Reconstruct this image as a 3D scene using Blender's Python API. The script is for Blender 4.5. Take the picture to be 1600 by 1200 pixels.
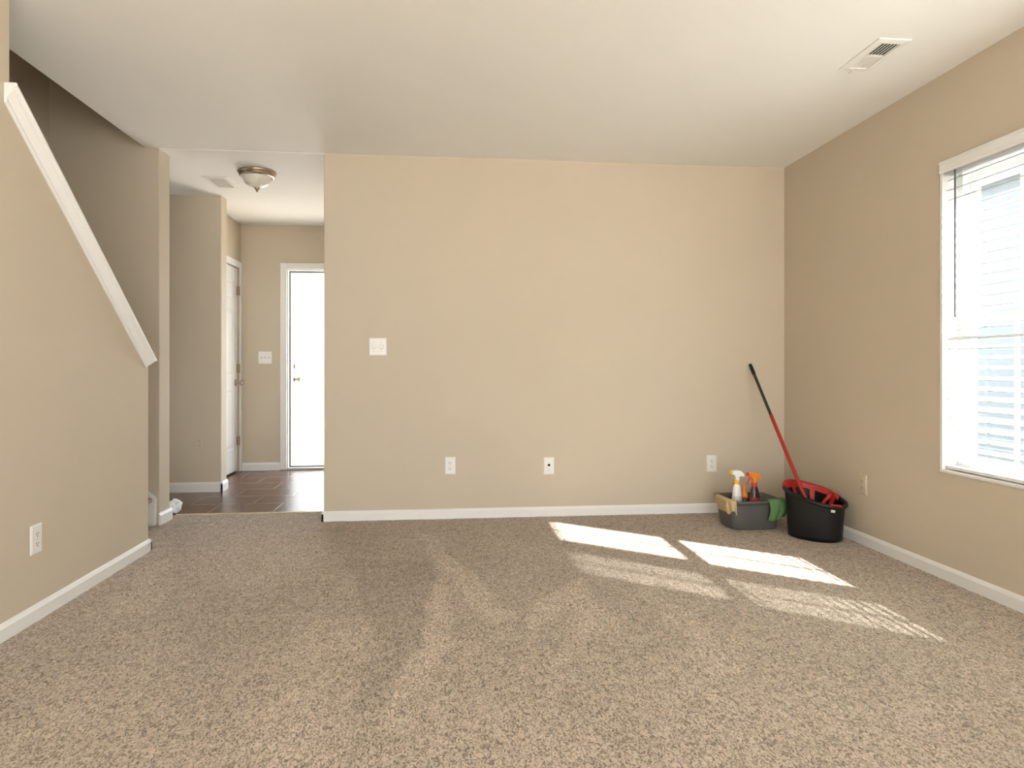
import bpy, bmesh, math, random
import numpy as np
from mathutils import Vector, Matrix
random.seed(7)
S = bpy.context.scene
for o in list(bpy.data.objects): bpy.data.objects.remove(o)
C = S.collection

# ------------------------------------------------------------ camera
FPX = 1020.0
cam_d = bpy.data.cameras.new('camera'); cam = bpy.data.objects.new('camera', cam_d); C.objects.link(cam)
cam.location = (0, 0, 1.02)
cam.rotation_euler = (math.radians(90), 0, -math.atan(102/1020))
cam_d.sensor_fit = 'HORIZONTAL'; cam_d.sensor_width = 36
cam_d.lens = FPX/1600*36
cam_d.shift_x = 0.0; cam_d.shift_y = -26/1600
cam_d.clip_start = 0.02
S.camera = cam
# ------------------------------------------------------------ colour management
S.view_settings.view_transform = 'Standard'
S.view_settings.look = 'None'
S.view_settings.gamma = 1
S.view_settings.use_curve_mapping = False
S.view_settings.exposure = 0.58
# ------------------------------------------------------------ sky
WORLD = 5.0
w = bpy.data.worlds.new('sky'); S.world = w; w.use_nodes = True
bg = w.node_tree.nodes['Background']
bg.inputs[0].default_value = (0.82, 0.91, 1.0, 1); bg.inputs[1].default_value = WORLD
# ------------------------------------------------------------ sun
SUN = 38.0
sd = bpy.data.lights.new('sun', 'SUN'); sun = bpy.data.objects.new('sun', sd); C.objects.link(sun)
sd.energy = SUN; sd.color = (1.0, 0.965, 0.92); sd.angle = math.radians(1.3)
sun.rotation_euler = Vector((-1, .78, -1.05)).to_track_quat('-Z', 'Y').to_euler()
sun.location = (6, -3, 6)
# ------------------------------------------------------------ portals at the openings (sampling aids for the sky)
def portal(name, loc, size, direction):
    d = bpy.data.lights.new(name, 'AREA'); o = bpy.data.objects.new(name, d); C.objects.link(o)
    d.shape = 'RECTANGLE'; d.size, d.size_y = size
    o.location = loc; o.rotation_euler = Vector(direction).to_track_quat('-Z', 'Z').to_euler()
    d.cycles.is_portal = True
    return o

H = 2.44           # room height
BY = 4.43          # back wall
RX = 2.39          # right wall
LX = -1.65         # left wall
RY = -2.6          # rear wall behind the camera
portal('portal_window', (RX+.30, 1.75, 1.256), (2.6, 1.6), (-1, 0, 0))
portal('portal_rear', (0.37, RY-.2, 1.12), (3.8, 2.3), (0, 1, 0))
portal('portal_side', (RX+.25, -1.5, 1.3), (1.8, 1.8), (-1, 0, 0))
portal('portal_door', (-1.13, 6.9, 1.0), (0.95, 2.05), (0, -1, 0))

# ============================================================ materials
def mat(name, col, rough=.6, metal=0, spec=.5, noise=0, nscale=8, bump=0, bscale=80, trans=0, coat=0):
    m = bpy.data.materials.new(name); m.use_nodes = True
    nt = m.node_tree; b = nt.nodes['Principled BSDF']
    b.inputs['Base Color'].default_value = (*col, 1)
    b.inputs['Roughness'].default_value = rough
    b.inputs['Metallic'].default_value = metal
    b.inputs['Specular IOR Level'].default_value = spec
    b.inputs['Transmission Weight'].default_value = trans
    b.inputs['Coat Weight'].default_value = coat
    tc = nt.nodes.new('ShaderNodeTexCoord')
    if noise:
        n = nt.nodes.new('ShaderNodeTexNoise'); n.inputs['Scale'].default_value = nscale
        n.inputs['Detail'].default_value = 4
        nt.links.new(tc.outputs['Object'], n.inputs['Vector'])
        r = nt.nodes.new('ShaderNodeMapRange')
        r.inputs['To Min'].default_value = 1-noise; r.inputs['To Max'].default_value = 1+noise
        nt.links.new(n.outputs['Fac'], r.inputs['Value'])
        mx = nt.nodes.new('ShaderNodeVectorMath'); mx.operation = 'SCALE'
        mx.inputs[0].default_value = col
        nt.links.new(r.outputs[0], mx.inputs['Scale'])
        nt.links.new(mx.outputs[0], b.inputs['Base Color'])
    if bump:
        n2 = nt.nodes.new('ShaderNodeTexNoise'); n2.inputs['Scale'].default_value = bscale
        n2.inputs['Detail'].default_value = 3
        nt.links.new(tc.outputs['Object'], n2.inputs['Vector'])
        bp = nt.nodes.new('ShaderNodeBump'); bp.inputs['Strength'].default_value = bump
        bp.inputs['Distance'].default_value = .003
        nt.links.new(n2.outputs['Fac'], bp.inputs['Height'])
        nt.links.new(bp.outputs[0], b.inputs['Normal'])
    return m

M_wall = mat('wall_paint', (.60, .518, .402), .75, noise=.03, nscale=2.2, bump=.10, bscale=160)
M_ceil = mat('ceiling_paint', (.87, .865, .84), .85, noise=.015, nscale=3, bump=.15, bscale=120)
M_trim = mat('white_trim', (.84, .83, .80), .40, noise=.01)
M_door = mat('door_paint', (.86, .86, .84), .38, noise=.01)
M_plate = mat('plate_plastic', (.84, .82, .78), .35)
M_plate2 = mat('painted_plate', (.62, .52, .40), .6)
M_dark = mat('dark_slot', (.012, .011, .010), .8, spec=.1)
M_strip = mat('weatherstrip', (.10, .08, .07), .6)
M_nickel = mat('brushed_nickel', (.55, .47, .38), .28, metal=1, noise=.08, nscale=30)
M_brass = mat('antique_brass', (.40, .32, .22), .3, metal=1)
M_black = mat('black_plastic', (.006, .006, .006), .45, spec=.35, noise=.2, nscale=20)
M_grey = mat('grey_plastic', (.10, .097, .09), .42, noise=.12, nscale=12)
M_red = mat('red_plastic', (.42, .018, .016), .38, noise=.06, nscale=20)
M_redpole = mat('red_pole', (.40, .025, .018), .32)
M_olive = mat('dark_pole', (.030, .026, .014), .35)
def slat_mat():
    m = mat('blind_slat', (.72, .72, .70), .5); nt = m.node_tree
    b = nt.nodes['Principled BSDF']; out = [n for n in nt.nodes if n.type == 'OUTPUT_MATERIAL'][0]
    tr = nt.nodes.new('ShaderNodeBsdfTranslucent'); tr.inputs[0].default_value = (.9, .88, .84, 1)
    mx = nt.nodes.new('ShaderNodeMixShader'); mx.inputs[0].default_value = .05
    nt.links.new(b.outputs[0], mx.inputs[1]); nt.links.new(tr.outputs[0], mx.inputs[2]); nt.links.new(mx.outputs[0], out.inputs[0])
    return m
M_slat = slat_mat()
M_vinyl = mat('vinyl_frame', (.85, .86, .86), .4)
M_white_b = mat('bottle_white', (.80, .79, .79), .32)
M_white_h = mat('trigger_white', (.86, .86, .84), .35)
M_yellow = mat('nozzle_yellow', (.75, .52, .06), .4)
M_amber = mat('collar_amber', (.85, .42, .03), .35)
M_orange = mat('trigger_orange', (.80, .24, .02), .35)
M_rednz = mat('collar_red', (.70, .05, .02), .35)
M_maroon = mat('bottle_dark', (.06, .03, .03), .25)
M_label = mat('label_red', (.35, .03, .03), .4, noise=.3, nscale=40)
M_ycloth = mat('yellow_cloth', (.62, .47, .27), .95, spec=.1, noise=.10, nscale=40, bump=.6, bscale=500)
M_gcloth = mat('green_cloth', (.14, .27, .10), .95, spec=.1, noise=.2, nscale=40, bump=.6, bscale=500)
M_whitebag = mat('white_wrap', (.82, .83, .85), .5, noise=.05, nscale=30, bump=.6, bscale=60)
M_string = mat('mop_strings', (.30, .28, .24), .95, noise=.2, nscale=60)
M_concrete = mat('porch_concrete', (.66, .58, .48), .9, noise=.08, nscale=6)
M_gold = mat('transition_strip', (.62, .50, .33), .5)
M_ventgrey = mat('vent_shadow_grey', (.36, .34, .30), .6)

def glass_mat():
    m = bpy.data.materials.new('window_glass'); m.use_nodes = True
    nt = m.node_tree; nt.nodes.clear()
    out = nt.nodes.new('ShaderNodeOutputMaterial'); mix = nt.nodes.new('ShaderNodeMixShader')
    t = nt.nodes.new('ShaderNodeBsdfTransparent'); g = nt.nodes.new('ShaderNodeBsdfGlossy')
    g.inputs['Roughness'].default_value = .02
    t.inputs[0].default_value = (.96, .98, .98, 1)
    mix.inputs[0].default_value = .06
    nt.links.new(t.outputs[0], mix.inputs[1])
    nt.links.new(g.outputs[0], mix.inputs[2]); nt.links.new(mix.outputs[0], out.inputs[0])
    return m
M_glass = glass_mat()

def dome_mat():
    m = mat('frosted_dome', (.80, .76, .68), .35, noise=.06, nscale=14)
    b = m.node_tree.nodes['Principled BSDF']
    b.inputs['Subsurface Weight'].default_value = .3
    b.inputs['Subsurface Radius'].default_value = (.02, .02, .02)
    return m
M_dome = dome_mat()

def carpet_mat():
    m = bpy.data.materials.new('carpet'); m.use_nodes = True
    nt = m.node_tree; N = nt.nodes; L = nt.links; b = N['Principled BSDF']
    b.inputs['Roughness'].default_value = 1; b.inputs['Specular IOR Level'].default_value = .05
    b.inputs['Sheen Weight'].default_value = .25; b.inputs['Sheen Roughness'].default_value = .6
    b.inputs['Sheen Tint'].default_value = (.9, .85, .78, 1)
    tc = N.new('ShaderNodeTexCoord')
    def noise(scale, detail=3, dist=0, rough=.6, vec=None):
        n = N.new('ShaderNodeTexNoise'); n.inputs['Scale'].default_value = scale
        n.inputs['Detail'].default_value = detail; n.inputs['Distortion'].default_value = dist
        n.inputs['Roughness'].default_value = rough
        L.new(vec or tc.outputs['Object'], n.inputs['Vector']); return n
    mpf = N.new('ShaderNodeMapping'); mpf.inputs['Scale'].default_value = (1.1, .62, 1)
    L.new(tc.outputs['Object'], mpf.inputs[0])
    fine = noise(92, 2, 1.8, .5, mpf.outputs[0])
    mid = noise(14, 5)
    big = noise(1.6, 5, .4)
    pile = N.new('ShaderNodeAttribute'); pile.attribute_name = 'pile'
    ramp = N.new('ShaderNodeValToRGB')
    ramp.color_ramp.elements[0].position = .38; ramp.color_ramp.elements[0].color = (.20, .155, .12, 1)
    ramp.color_ramp.elements[1].position = .58; ramp.color_ramp.elements[1].color = (.60, .505, .415, 1)
    L.new(fine.outputs['Fac'], ramp.inputs[0])
    def maprange(src, lo, hi, a=0, bb=1):
        r = N.new('ShaderNodeMapRange'); r.inputs['From Min'].default_value = a; r.inputs['From Max'].default_value = bb
        r.inputs['To Min'].default_value = lo; r.inputs['To Max'].default_value = hi
        L.new(src, r.inputs['Value']); return r.outputs[0]
    m1 = N.new('ShaderNodeMath'); m1.operation = 'MULTIPLY'
    L.new(maprange(mid.outputs['Fac'], .90, 1.10, .3, .7), m1.inputs[0]); L.new(maprange(big.outputs['Fac'], .93, 1.07, .3, .7), m1.inputs[1])
    m2 = N.new('ShaderNodeMath'); m2.operation = 'MULTIPLY'
    L.new(m1.outputs[0], m2.inputs[0]); L.new(maprange(pile.outputs['Fac'], .76, 1.30, 0, 1), m2.inputs[1])
    sc = N.new('ShaderNodeVectorMath'); sc.operation = 'SCALE'
    L.new(ramp.outputs[0], sc.inputs[0]); L.new(m2.outputs[0], sc.inputs['Scale'])
    L.new(sc.outputs[0], b.inputs['Base Color'])
    bp = N.new('ShaderNodeBump'); bp.inputs['Strength'].default_value = .9; bp.inputs['Distance'].default_value = .008
    L.new(fine.outputs['Fac'], bp.inputs['Height']); L.new(bp.outputs[0], b.inputs['Normal'])
    return m
M_carpet = carpet_mat()
M_carpet2 = mat('stair_carpet', (.46, .38, .31), 1, spec=.05, noise=.25, nscale=110, bump=1, bscale=115)

def tile_mat():
    m = bpy.data.materials.new('brown_tile'); m.use_nodes = True
    nt = m.node_tree; N = nt.nodes; L = nt.links; b = N['Principled BSDF']
    b.inputs['Roughness'].default_value = .26; b.inputs['Specular IOR Level'].default_value = .6
    tc = N.new('ShaderNodeTexCoord')
    mp = N.new('ShaderNodeMapping'); mp.inputs['Location'].default_value = (.1, .02, 0)
    L.new(tc.outputs['Object'], mp.inputs[0])
    br = N.new('ShaderNodeTexBrick'); br.inputs['Scale'].default_value = 1
    br.inputs['Brick Width'].default_value = .45; br.inputs['Row Height'].default_value = .30
    br.inputs['Mortar Size'].default_value = .006; br.inputs['Mortar Smooth'].default_value = .3
    br.inputs['Color1'].default_value = (.135, .062, .036, 1); br.inputs['Color2'].default_value = (.095, .046, .030, 1)
    br.inputs['Mortar'].default_value = (.27, .18, .14, 1)
    L.new(mp.outputs[0], br.inputs['Vector'])
    n = N.new('ShaderNodeTexNoise'); n.inputs['Scale'].default_value = 9; n.inputs['Detail'].default_value = 6
    n.inputs['Distortion'].default_value = 1.5
    mp2 = N.new('ShaderNodeMapping'); mp2.inputs['Scale'].default_value = (.6, 2.5, 1)
    L.new(tc.outputs['Object'], mp2.inputs[0]); L.new(mp2.outputs[0], n.inputs['Vector'])
    r = N.new('ShaderNodeMapRange'); r.inputs['To Min'].default_value = .55; r.inputs['To Max'].default_value = 1.45
    L.new(n.outputs['Fac'], r.inputs['Value'])
    s = N.new('ShaderNodeVectorMath'); s.operation = 'SCALE'
    L.new(br.outputs['Color'], s.inputs[0]); L.new(r.outputs[0], s.inputs['Scale']); L.new(s.outputs[0], b.inputs['Base Color'])
    bp = N.new('ShaderNodeBump'); bp.inputs['Strength'].default_value = .3; bp.inputs['Distance'].default_value = .003; bp.invert = True
    L.new(br.outputs['Fac'], bp.inputs['Height']); L.new(bp.outputs[0], b.inputs['Normal'])
    return m
M_tile = tile_mat()

def siding_mat():
    m = mat('siding', (.16, .175, .19), .7)
    nt = m.node_tree; b = nt.nodes['Principled BSDF']
    tc = nt.nodes.new('ShaderNodeTexCoord'); wv = nt.nodes.new('ShaderNodeTexWave')
    wv.wave_type = 'BANDS'; wv.bands_direction = 'Z'; wv.wave_profile = 'SAW'; wv.inputs['Scale'].default_value = 2.2
    nt.links.new(tc.outputs['Object'], wv.inputs['Vector'])
    bp = nt.nodes.new('ShaderNodeBump'); bp.inputs['Strength'].default_value = 1; bp.inputs['Distance'].default_value = .02
    nt.links.new(wv.outputs['Fac'], bp.inputs['Height']); nt.links.new(bp.outputs[0], b.inputs['Normal'])
    return m
M_siding = siding_mat()

# ============================================================ mesh helpers
def link(name, bm, m, parent=None, smooth=False, bevel=0, seg=2, sub=0):
    me = bpy.data.meshes.new(name)
    bmesh.ops.recalc_face_normals(bm, faces=bm.faces)
    bm.to_mesh(me); bm.free()
    ms = m if isinstance(m, (list, tuple)) else [m]
    for x in ms: me.materials.append(x)
    if smooth:
        for p in me.polygons: p.use_smooth = True
    o = bpy.data.objects.new(name, me); C.objects.link(o)
    if parent: o.parent = parent
    if bevel:
        b = o.modifiers.new('bevel', 'BEVEL'); b.width = bevel; b.segments = seg; b.limit_method = 'ANGLE'
        b.angle_limit = math.radians(40)
    if sub:
        s = o.modifiers.new('sub', 'SUBSURF'); s.levels = sub; s.render_levels = sub
    return o
def empty(name, loc, rot=(0, 0, 0)):
    o = bpy.data.objects.new(name, None); C.objects.link(o); o.location = loc; o.rotation_euler = rot
    o.empty_display_size = .05
    return o
def thing(o, label, cat, group=None):
    o['label'] = label; o['category'] = cat
    if group: o['group'] = group
    return o
def struct(o):
    o['kind'] = 'structure'; return o
def box(bm, x0, x1, y0, y1, z0, z1, mi=0):
    vs = [bm.verts.new(p) for p in ((x0, y0, z0), (x1, y0, z0), (x1, y1, z0), (x0, y1, z0), (x0, y0, z1), (x1, y0, z1), (x1, y1, z1), (x0, y1, z1))]
    for f in ((0, 3, 2, 1), (4, 5, 6, 7), (0, 1, 5, 4), (1, 2, 6, 5), (2, 3, 7, 6), (3, 0, 4, 7)):
        fc = bm.faces.new([vs[i] for i in f]); fc.material_index = mi
    return vs
def prism(bm, pts, axis, a, b, mi=0):
    """extrude polygon pts (2D) along axis from a to b; axis 0: pts=(y,z), 1: (x,z), 2: (x,y)"""
    def mk(p, t):
        return (t, p[0], p[1]) if axis == 0 else ((p[0], t, p[1]) if axis == 1 else (p[0], p[1], t))
    A = [bm.verts.new(mk(p, a)) for p in pts]; B = [bm.verts.new(mk(p, b)) for p in pts]
    n = len(pts)
    fs = [bm.faces.new(A[::-1]), bm.faces.new(B)]
    for i in range(n): fs.append(bm.faces.new((A[i], A[(i+1) % n], B[(i+1) % n], B[i])))
    for f in fs: f.material_index = mi
def tube(bm, p0, p1, r0, r1=None, n=20, cap=True):
    r1 = r0 if r1 is None else r1
    p0 = Vector(p0); p1 = Vector(p1); q = (p1-p0).to_track_quat('Z', 'Y')
    A, B = [], []
    for i in range(n):
        a = 2*math.pi*i/n; d = q @ Vector((math.cos(a), math.sin(a), 0))
        A.append(bm.verts.new(p0+d*r0)); B.append(bm.verts.new(p1+d*r1))
    for i in range(n): bm.faces.new((A[i], A[(i+1) % n], B[(i+1) % n], B[i]))
    if cap: bm.faces.new(A[::-1]); bm.faces.new(B)
def lathe(bm, prof, n=40, center=(0, 0, 0), axis='Z', capb=True, capt=True):
    """prof: list of (r, z)"""
    c = Vector(center); rings = []
    for r, z in prof:
        ring = []
        for i in range(n):
            a = 2*math.pi*i/n
            if axis == 'Z': p = (r*math.cos(a), r*math.sin(a), z)
            elif axis == 'Y': p = (r*math.cos(a), z, r*math.sin(a))
            else: p = (z, r*math.cos(a), r*math.sin(a))
            ring.append(bm.verts.new(c+Vector(p)))
        rings.append(ring)
    for k in range(len(rings)-1):
        for i in range(n):
            bm.faces.new((rings[k][i], rings[k][(i+1) % n], rings[k+1][(i+1) % n], rings[k+1][i]))
    if capb: bm.faces.new(rings[0][::-1])
    if capt: bm.faces.new(rings[-1])
def loft(bm, rings, close_first=True, close_last=True):
    R = [[bm.verts.new(p) for p in r] for r in rings]; n = len(R[0])
    for k in range(len(R)-1):
        for i in range(n): bm.faces.new((R[k][i], R[k][(i+1) % n], R[k+1][(i+1) % n], R[k+1][i]))
    if close_first: bm.faces.new(R[0][::-1])
    if close_last: bm.faces.new(R[-1])

# ============================================================ floors
def sdist(px, py, poly):
    """signed distance (positive inside) for arrays"""
    d = np.full(px.shape, 1e9); inside = np.zeros(px.shape, bool); n = len(poly)
    for i in range(n):
        ax, ay = poly[i]; bx, by = poly[(i+1) % n]
        ex, ey = bx-ax, by-ay
        t = np.clip(((px-ax)*ex+(py-ay)*ey)/(ex*ex+ey*ey), 0, 1)
        d = np.minimum(d, np.hypot(px-ax-t*ex, py-ay-t*ey))
        c = ((ay > py) != (by > py)) & (px < (bx-ax)*(py-ay)/((by-ay) if by != ay else 1e-9)+ax)
        inside ^= c
    return np.where(inside, d, -d)
# marks the vacuum left in the pile, in room coordinates: (polygon, amount, softness)
MARKS = [
 ([(-.20, 4.03), (-.09, 3.97), (.29, 2.66), (.17, 2.60)], .42, .018),
 ([(-.55, 3.60), (-.06, 3.42), (-.076, 2.79), (-.126, 2.256), (-.186, 1.95), (-.266, 1.95), (-.27, 2.60)], -.28, .015),
 ([(-.05, 3.48), (.03, 2.75), (-.03, 2.20), (-.18, 1.86), (-.115, 2.355), (-.056, 2.94)], .36, .022),
 ([(.644, 3.14), (.64, 2.88), (.33, 2.50), (.285, 2.60)], .42, .016),
 ([(.644, 3.14), (.68, 2.46), (.51, 2.47)], .34, .025),
 ([(.60, 2.90), (.575, 2.48), (.345, 2.03), (.29, 1.90), (.36, 2.21)], .26, .018),
 ([(-1.56, 3.58), (-1.44, 3.68), (-1.22, 2.85), (-1.38, 2.75)], .34, .06),
 ([(.86, 3.07), (.98, 3.01), (1.0, 2.07), (.92, 2.07), (.89, 2.36)], .26, .018),
 ([(-1.70, 4.72), (-.90, 4.72), (-.62, 3.50), (-.80, 3.0), (-1.24, 3.33)], .22, .12),
 ([(-1.1, 3.1), (-.75, 3.3), (-.62, 2.6), (-.62, 1.9), (-.95, 2.3)], -.12, .10),
 ([(-.55, 2.7), (-.33, 2.6), (-.33, 1.8), (-.5, 1.6)], .14, .08),
 ([(.9, 3.2), (1.9, 2.9), (2.2, 1.9), (1.1, 2.2)], .10, .15),
 ([(-.8, 4.3), (-.45, 4.2), (-.35, 3.6), (-.7, 3.7)], -.20, .08),
]
bm = bmesh.new()
cx0, cx1, cy0, cy1 = -2.0, RX+.02, RY, 4.715
nx = 290
xs = np.linspace(cx0, cx1, nx); ys = np.concatenate([np.linspace(cy0, 1.0, 12)[:-1], np.linspace(1.0, cy1, 250)]); ny = len(ys)
me = bpy.data.meshes.new('floor')
gx, gy = np.meshgrid(xs, ys)
rng = np.random.RandomState(3)
gz = (rng.rand(ny, nx)-.5)*.0012
verts = np.stack([gx.ravel(), gy.ravel(), gz.ravel()], 1)
idx = np.arange(nx*ny).reshape(ny, nx)
faces = np.stack([idx[:-1, :-1].ravel(), idx[:-1, 1:].ravel(), idx[1:, 1:].ravel(), idx[1:, :-1].ravel()], 1)
me.from_pydata(verts.tolist(), [], faces.tolist())
pv = np.full(nx*ny, .5)
wob_x = gx.ravel()+.015*np.sin(gy.ravel()*9+1)+.01*np.sin(gy.ravel()*23); wob_y = gy.ravel()+.02*np.sin(gx.ravel()*11)
for poly, amt, soft in MARKS:
    d = sdist(wob_x, wob_y, poly)
    tt = np.clip(d/(2*soft)+.5, 0, 1); pv += amt*(tt*tt*(3-2*tt))
att = me.attributes.new('pile', 'FLOAT', 'POINT')
att.data.foreach_set('value', np.clip(pv, 0, 1).astype(np.float32))
me.materials.append(M_carpet)
for p in me.polygons: p.use_smooth = True
fl = bpy.data.objects.new('floor', me); C.objects.link(fl); struct(fl)

bm = bmesh.new(); box(bm, -4.6, .2, 4.715, 6.86, -.06, -.004)
struct(link('floor_foyer', bm, M_tile))
bm = bmesh.new(); prism(bm, [(4.70, -.005), (4.735, -.005), (4.73, .004), (4.705, .006)], 0, -1.86, -.83)
struct(link('trim_5', bm, M_gold))
bm = bmesh.new(); box(bm, -5, 3, 6.87, 14, -.16, -.06)
struct(link('floor_porch', bm, M_concrete))

bm = bmesh.new(); box(bm, 2.62, 9, -6, 9, -.5, -.3)
struct(link('ground', bm, mat('grass_ground', (.30, .33, .26), .95, noise=.2, nscale=5)))

# ============================================================ walls
WT = .14
bm = bmesh.new(); box(bm, -.811, RX+.2, BY, BY+WT, -.02, H+.3)
struct(link('wall_back', bm, M_wall, bevel=.006))
# right wall with window opening
WY0, WY1, WZ0, WZ1 = 1.68, 2.95, .513, 2.0
bm = bmesh.new()
RW = .16
box(bm, RX, RX+RW, WY1, BY+.02, -.02, H+.3)
box(bm, RX, RX+RW, -.7, WY0, -.02, H+.3)
box(bm, RX, RX+RW, RY-.15, -2.3, -.02, H+.3); box(bm, RX, RX+RW, -2.3, -.7, -.02, .45); box(bm, RX, RX+RW, -2.3, -.7, 2.15, H+.3)  # unseen opening added behind the camera to brighten the room
box(bm, RX, RX+RW, WY0, WY1, -.02, WZ0)
box(bm, RX, RX+RW, WY0, WY1, WZ1, H+.3)
struct(link('wall_right', bm, M_wall))
# left wall: full height near the camera, then the sloping half wall of the stairs
KE = 3.813
ty = lambda y: 1.075+(3.80-y)*.86     # top line of the cap
bm = bmesh.new()
prism(bm, [(RY-.15, -.02), (KE, -.02), (KE, ty(KE)-.048), (2.655, ty(2.655)-.048), (2.655, H+.3), (RY-.15, H+.3)], 0, LX-.12, LX)
struct(link('wall_left', bm, M_wall, bevel=.004))
# stairwell end wall (its end is the post beside the foyer)
bm = bmesh.new(); box(bm, -2.75, -1.85, BY, BY+.16, -.02, 5.0)
struct(link('wall_stairwell', bm, M_wall, bevel=.006))
bm = bmesh.new(); box(bm, -2.65, -2.52, RY, BY+.02, -.02, 5.0); box(bm, -2.65, LX, .2, .32, H, 5.0); box(bm, -1.94, -1.82, .2, BY, H+.06, 5.0)
struct(link('wall_stair_side', bm, M_wall))
bm = bmesh.new(); box(bm, -2.7, -1.7, .2, BY+.2, 5.0, 5.08)
struct(link('ceiling_stairwell', bm, M_ceil))
# rear wall with an unseen opening, widened to let in more sky light
bm = bmesh.new()
RO0, RO1, ROZ = -1.4, 2.1, 2.25
box(bm, -2.7, RO0, RY-.15, RY, -.02, H+.3); box(bm, RO1, RX+.2, RY-.15, RY, -.02, H+.3); box(bm, RO0, RO1, RY-.15, RY, ROZ, H+.3)
struct(link('wall_rear', bm, M_wall))
bm = bmesh.new(); box(bm, -3, 3.4, RY-2.6, RY-.15, H+.02, H+.2)  # unseen slab added over the rear opening to keep direct sun out
struct(link('rear_sun_blocker', bm, M_trim))
bm = bmesh.new(); box(bm, -3, 3.4, RY-8, RY-.15, -.2, -.05)
struct(link('floor_rear_porch', bm, M_concrete))
# foyer
bm = bmesh.new(); box(bm, -4.5, -1.85, 5.59, 5.73, -.02, H+.3)
struct(link('wall_foyer_stub', bm, M_wall, bevel=.006))
DY0, DY1, DZ = 5.87, 6.645, 1.995
bm = bmesh.new()
box(bm, -2.15, -2.03, 5.70, DY0, -.02, H+.3); box(bm, -2.15, -2.03, DY1, 6.86, -.02, H+.3); box(bm, -2.15, -2.03, DY0, DY1, DZ, H+.3)
box(bm, -2.9, -2.8, 5.70, 6.86, -.02, H+.3)
struct(link('wall_foyer_left', bm, M_wall))
FX0, FX1, FZ = -1.585, -.66, 1.998
FY = 6.70
bm = bmesh.new()
box(bm, -2.9, FX0, FY, FY+.16, -.02, H+.3); box(bm, FX1, .3, FY, FY+.16, -.02, H+.3); box(bm, FX0, FX1, FY, FY+.16, FZ, H+.3)
struct(link('wall_front', bm, M_wall))
bm = bmesh.new(); box(bm, -.50, -.38, BY+.1, FY+.1, -.02, H+.3)
struct(link('wall_foyer_right', bm, M_wall))
bm = bmesh.new(); box(bm, -4.6, -4.48, BY, 5.8, -.02, H+.3); box(bm, -4.6, -2.6, BY, BY+.16, -.02, H+.3)
struct(link('wall_side_passage', bm, M_wall))
# ceilings
bm = bmesh.new()
box(bm, -1.94, RX+.16, 2.5, BY, H, H+.26)
box(bm, -1.94, RX+.16, RY-.15, 2.5, H, H+.26)
box(bm, -2.65, -1.94, RY-.15, .32, H, H+.26)
struct(link('ceiling', bm, M_ceil))
bm = bmesh.new(); box(bm, -4.6, .3, BY+.001, FY+.16, H-.004, H+.26)
box(bm, -4.6, -2.6, BY+.001, FY+.16, H-.004, H+.26)
cf = struct(link('ceiling_foyer', bm, M_ceil))

# ============================================================ baseboards
BH, BT = .066, .013
prof = [(0, -.02), (BT, -.02), (BT, BH-.017), (BT*.45, BH-.004), (0, BH)]
def base(bm, p0, p1, nrm, h0=0):
    """run from p0 to p1 (x,y), protruding towards nrm"""
    p0 = Vector((*p0, 0)); p1 = Vector((*p1, 0)); n = Vector((*nrm, 0))
    A = [bm.verts.new(p0+n*a+Vector((0, 0, b+(h0 if b > 0 else 0)))) for a, b in prof]
    B = [bm.verts.new(p1+n*a+Vector((0, 0, b+(h0 if b > 0 else 0)))) for a, b in prof]
    k = len(prof); bm.faces.new(A[::-1]); bm.faces.new(B)
    for i in range(k): bm.faces.new((A[i], A[(i+1) % k], B[(i+1) % k], B[i]))
bm = bmesh.new(); base(bm, (-.811-BT, BY), (RX, BY), (0, -1)); base(bm, (-.811, BY-BT), (-.811, BY+WT), (-1, 0))
struct(link('baseboard_back', bm, M_trim))
bm = bmesh.new(); base(bm, (RX, RY), (RX, BY), (-1, 0)); struct(link('baseboard_right', bm, M_trim))
bm = bmesh.new(); base(bm, (LX, RY), (LX, KE+BT), (1, 0)); base(bm, (LX-.12, KE), (LX+BT, KE), (0, 1)); struct(link('baseboard_left', bm, M_trim))
bm = bmesh.new(); base(bm, (-1.85, BY-BT), (-1.85, BY+.16+BT), (1, 0), .012); base(bm, (-1.85, BY+.16), (-2.6, BY+.16), (0, 1))
struct(link('baseboard_post', bm, M_trim))
bm = bmesh.new(); base(bm, (-4.5, 5.59), (-1.85+BT, 5.59), (0, -1), .012); base(bm, (-1.85, 5.59-BT), (-1.85, 5.73), (1, 0), .012)
struct(link('baseboard_stub', bm, M_trim))
bm = bmesh.new(); base(bm, (-2.03, FY), (FX0-.062, FY), (0, -1), .008); struct(link('baseboard_front', bm, M_trim))

# ============================================================ sloping cap of the half wall
sl = Vector((.758, -.652)).normalized()
sl = Vector((1, -.86)).normalized(); pd = Vector((-sl.y, sl.x))*-1   # pd points down, perpendicular
if pd.y > 0: pd = -pd
# profile across: (x offset from wall face, distance down the perpendicular)
capp = [(a*(.86 if a > 0 else 1), b*.70) for a, b in [(-.165, 0), (.050, 0), (.054, .004), (.054, .014), (.040, .020), (.034, .034), (.020, .052), (.012, .060), (.012, .074), (.008, .080), (0, .080),
        (0, .055), (-.12, .055), (-.12, .080), (-.128, .080), (-.135, .055), (-.150, .03), (-.165, .014)]]
def capring(y):
    p = Vector((y, ty(y)))
    return [(LX+a, p.x+pd.x*d, p.y+pd.y*d) for a, d in capp]
bm = bmesh.new()
def caprun(y0, y1, vertical0=False):
    r1 = capring(y1)
    r0 = capring(y0)
    if vertical0:   # cut plumb where it meets the full-height wall
        r0 = []
        for (x, yy, zz) in capring(y0):
            t = (2.622-yy)/sl.x; r0.append((x, 2.622, zz+sl.y*t))
    loft(bm, [r0, r1])
caprun(2.66, 3.815, True)
struct(link('trim_1', bm, M_trim))

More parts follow.
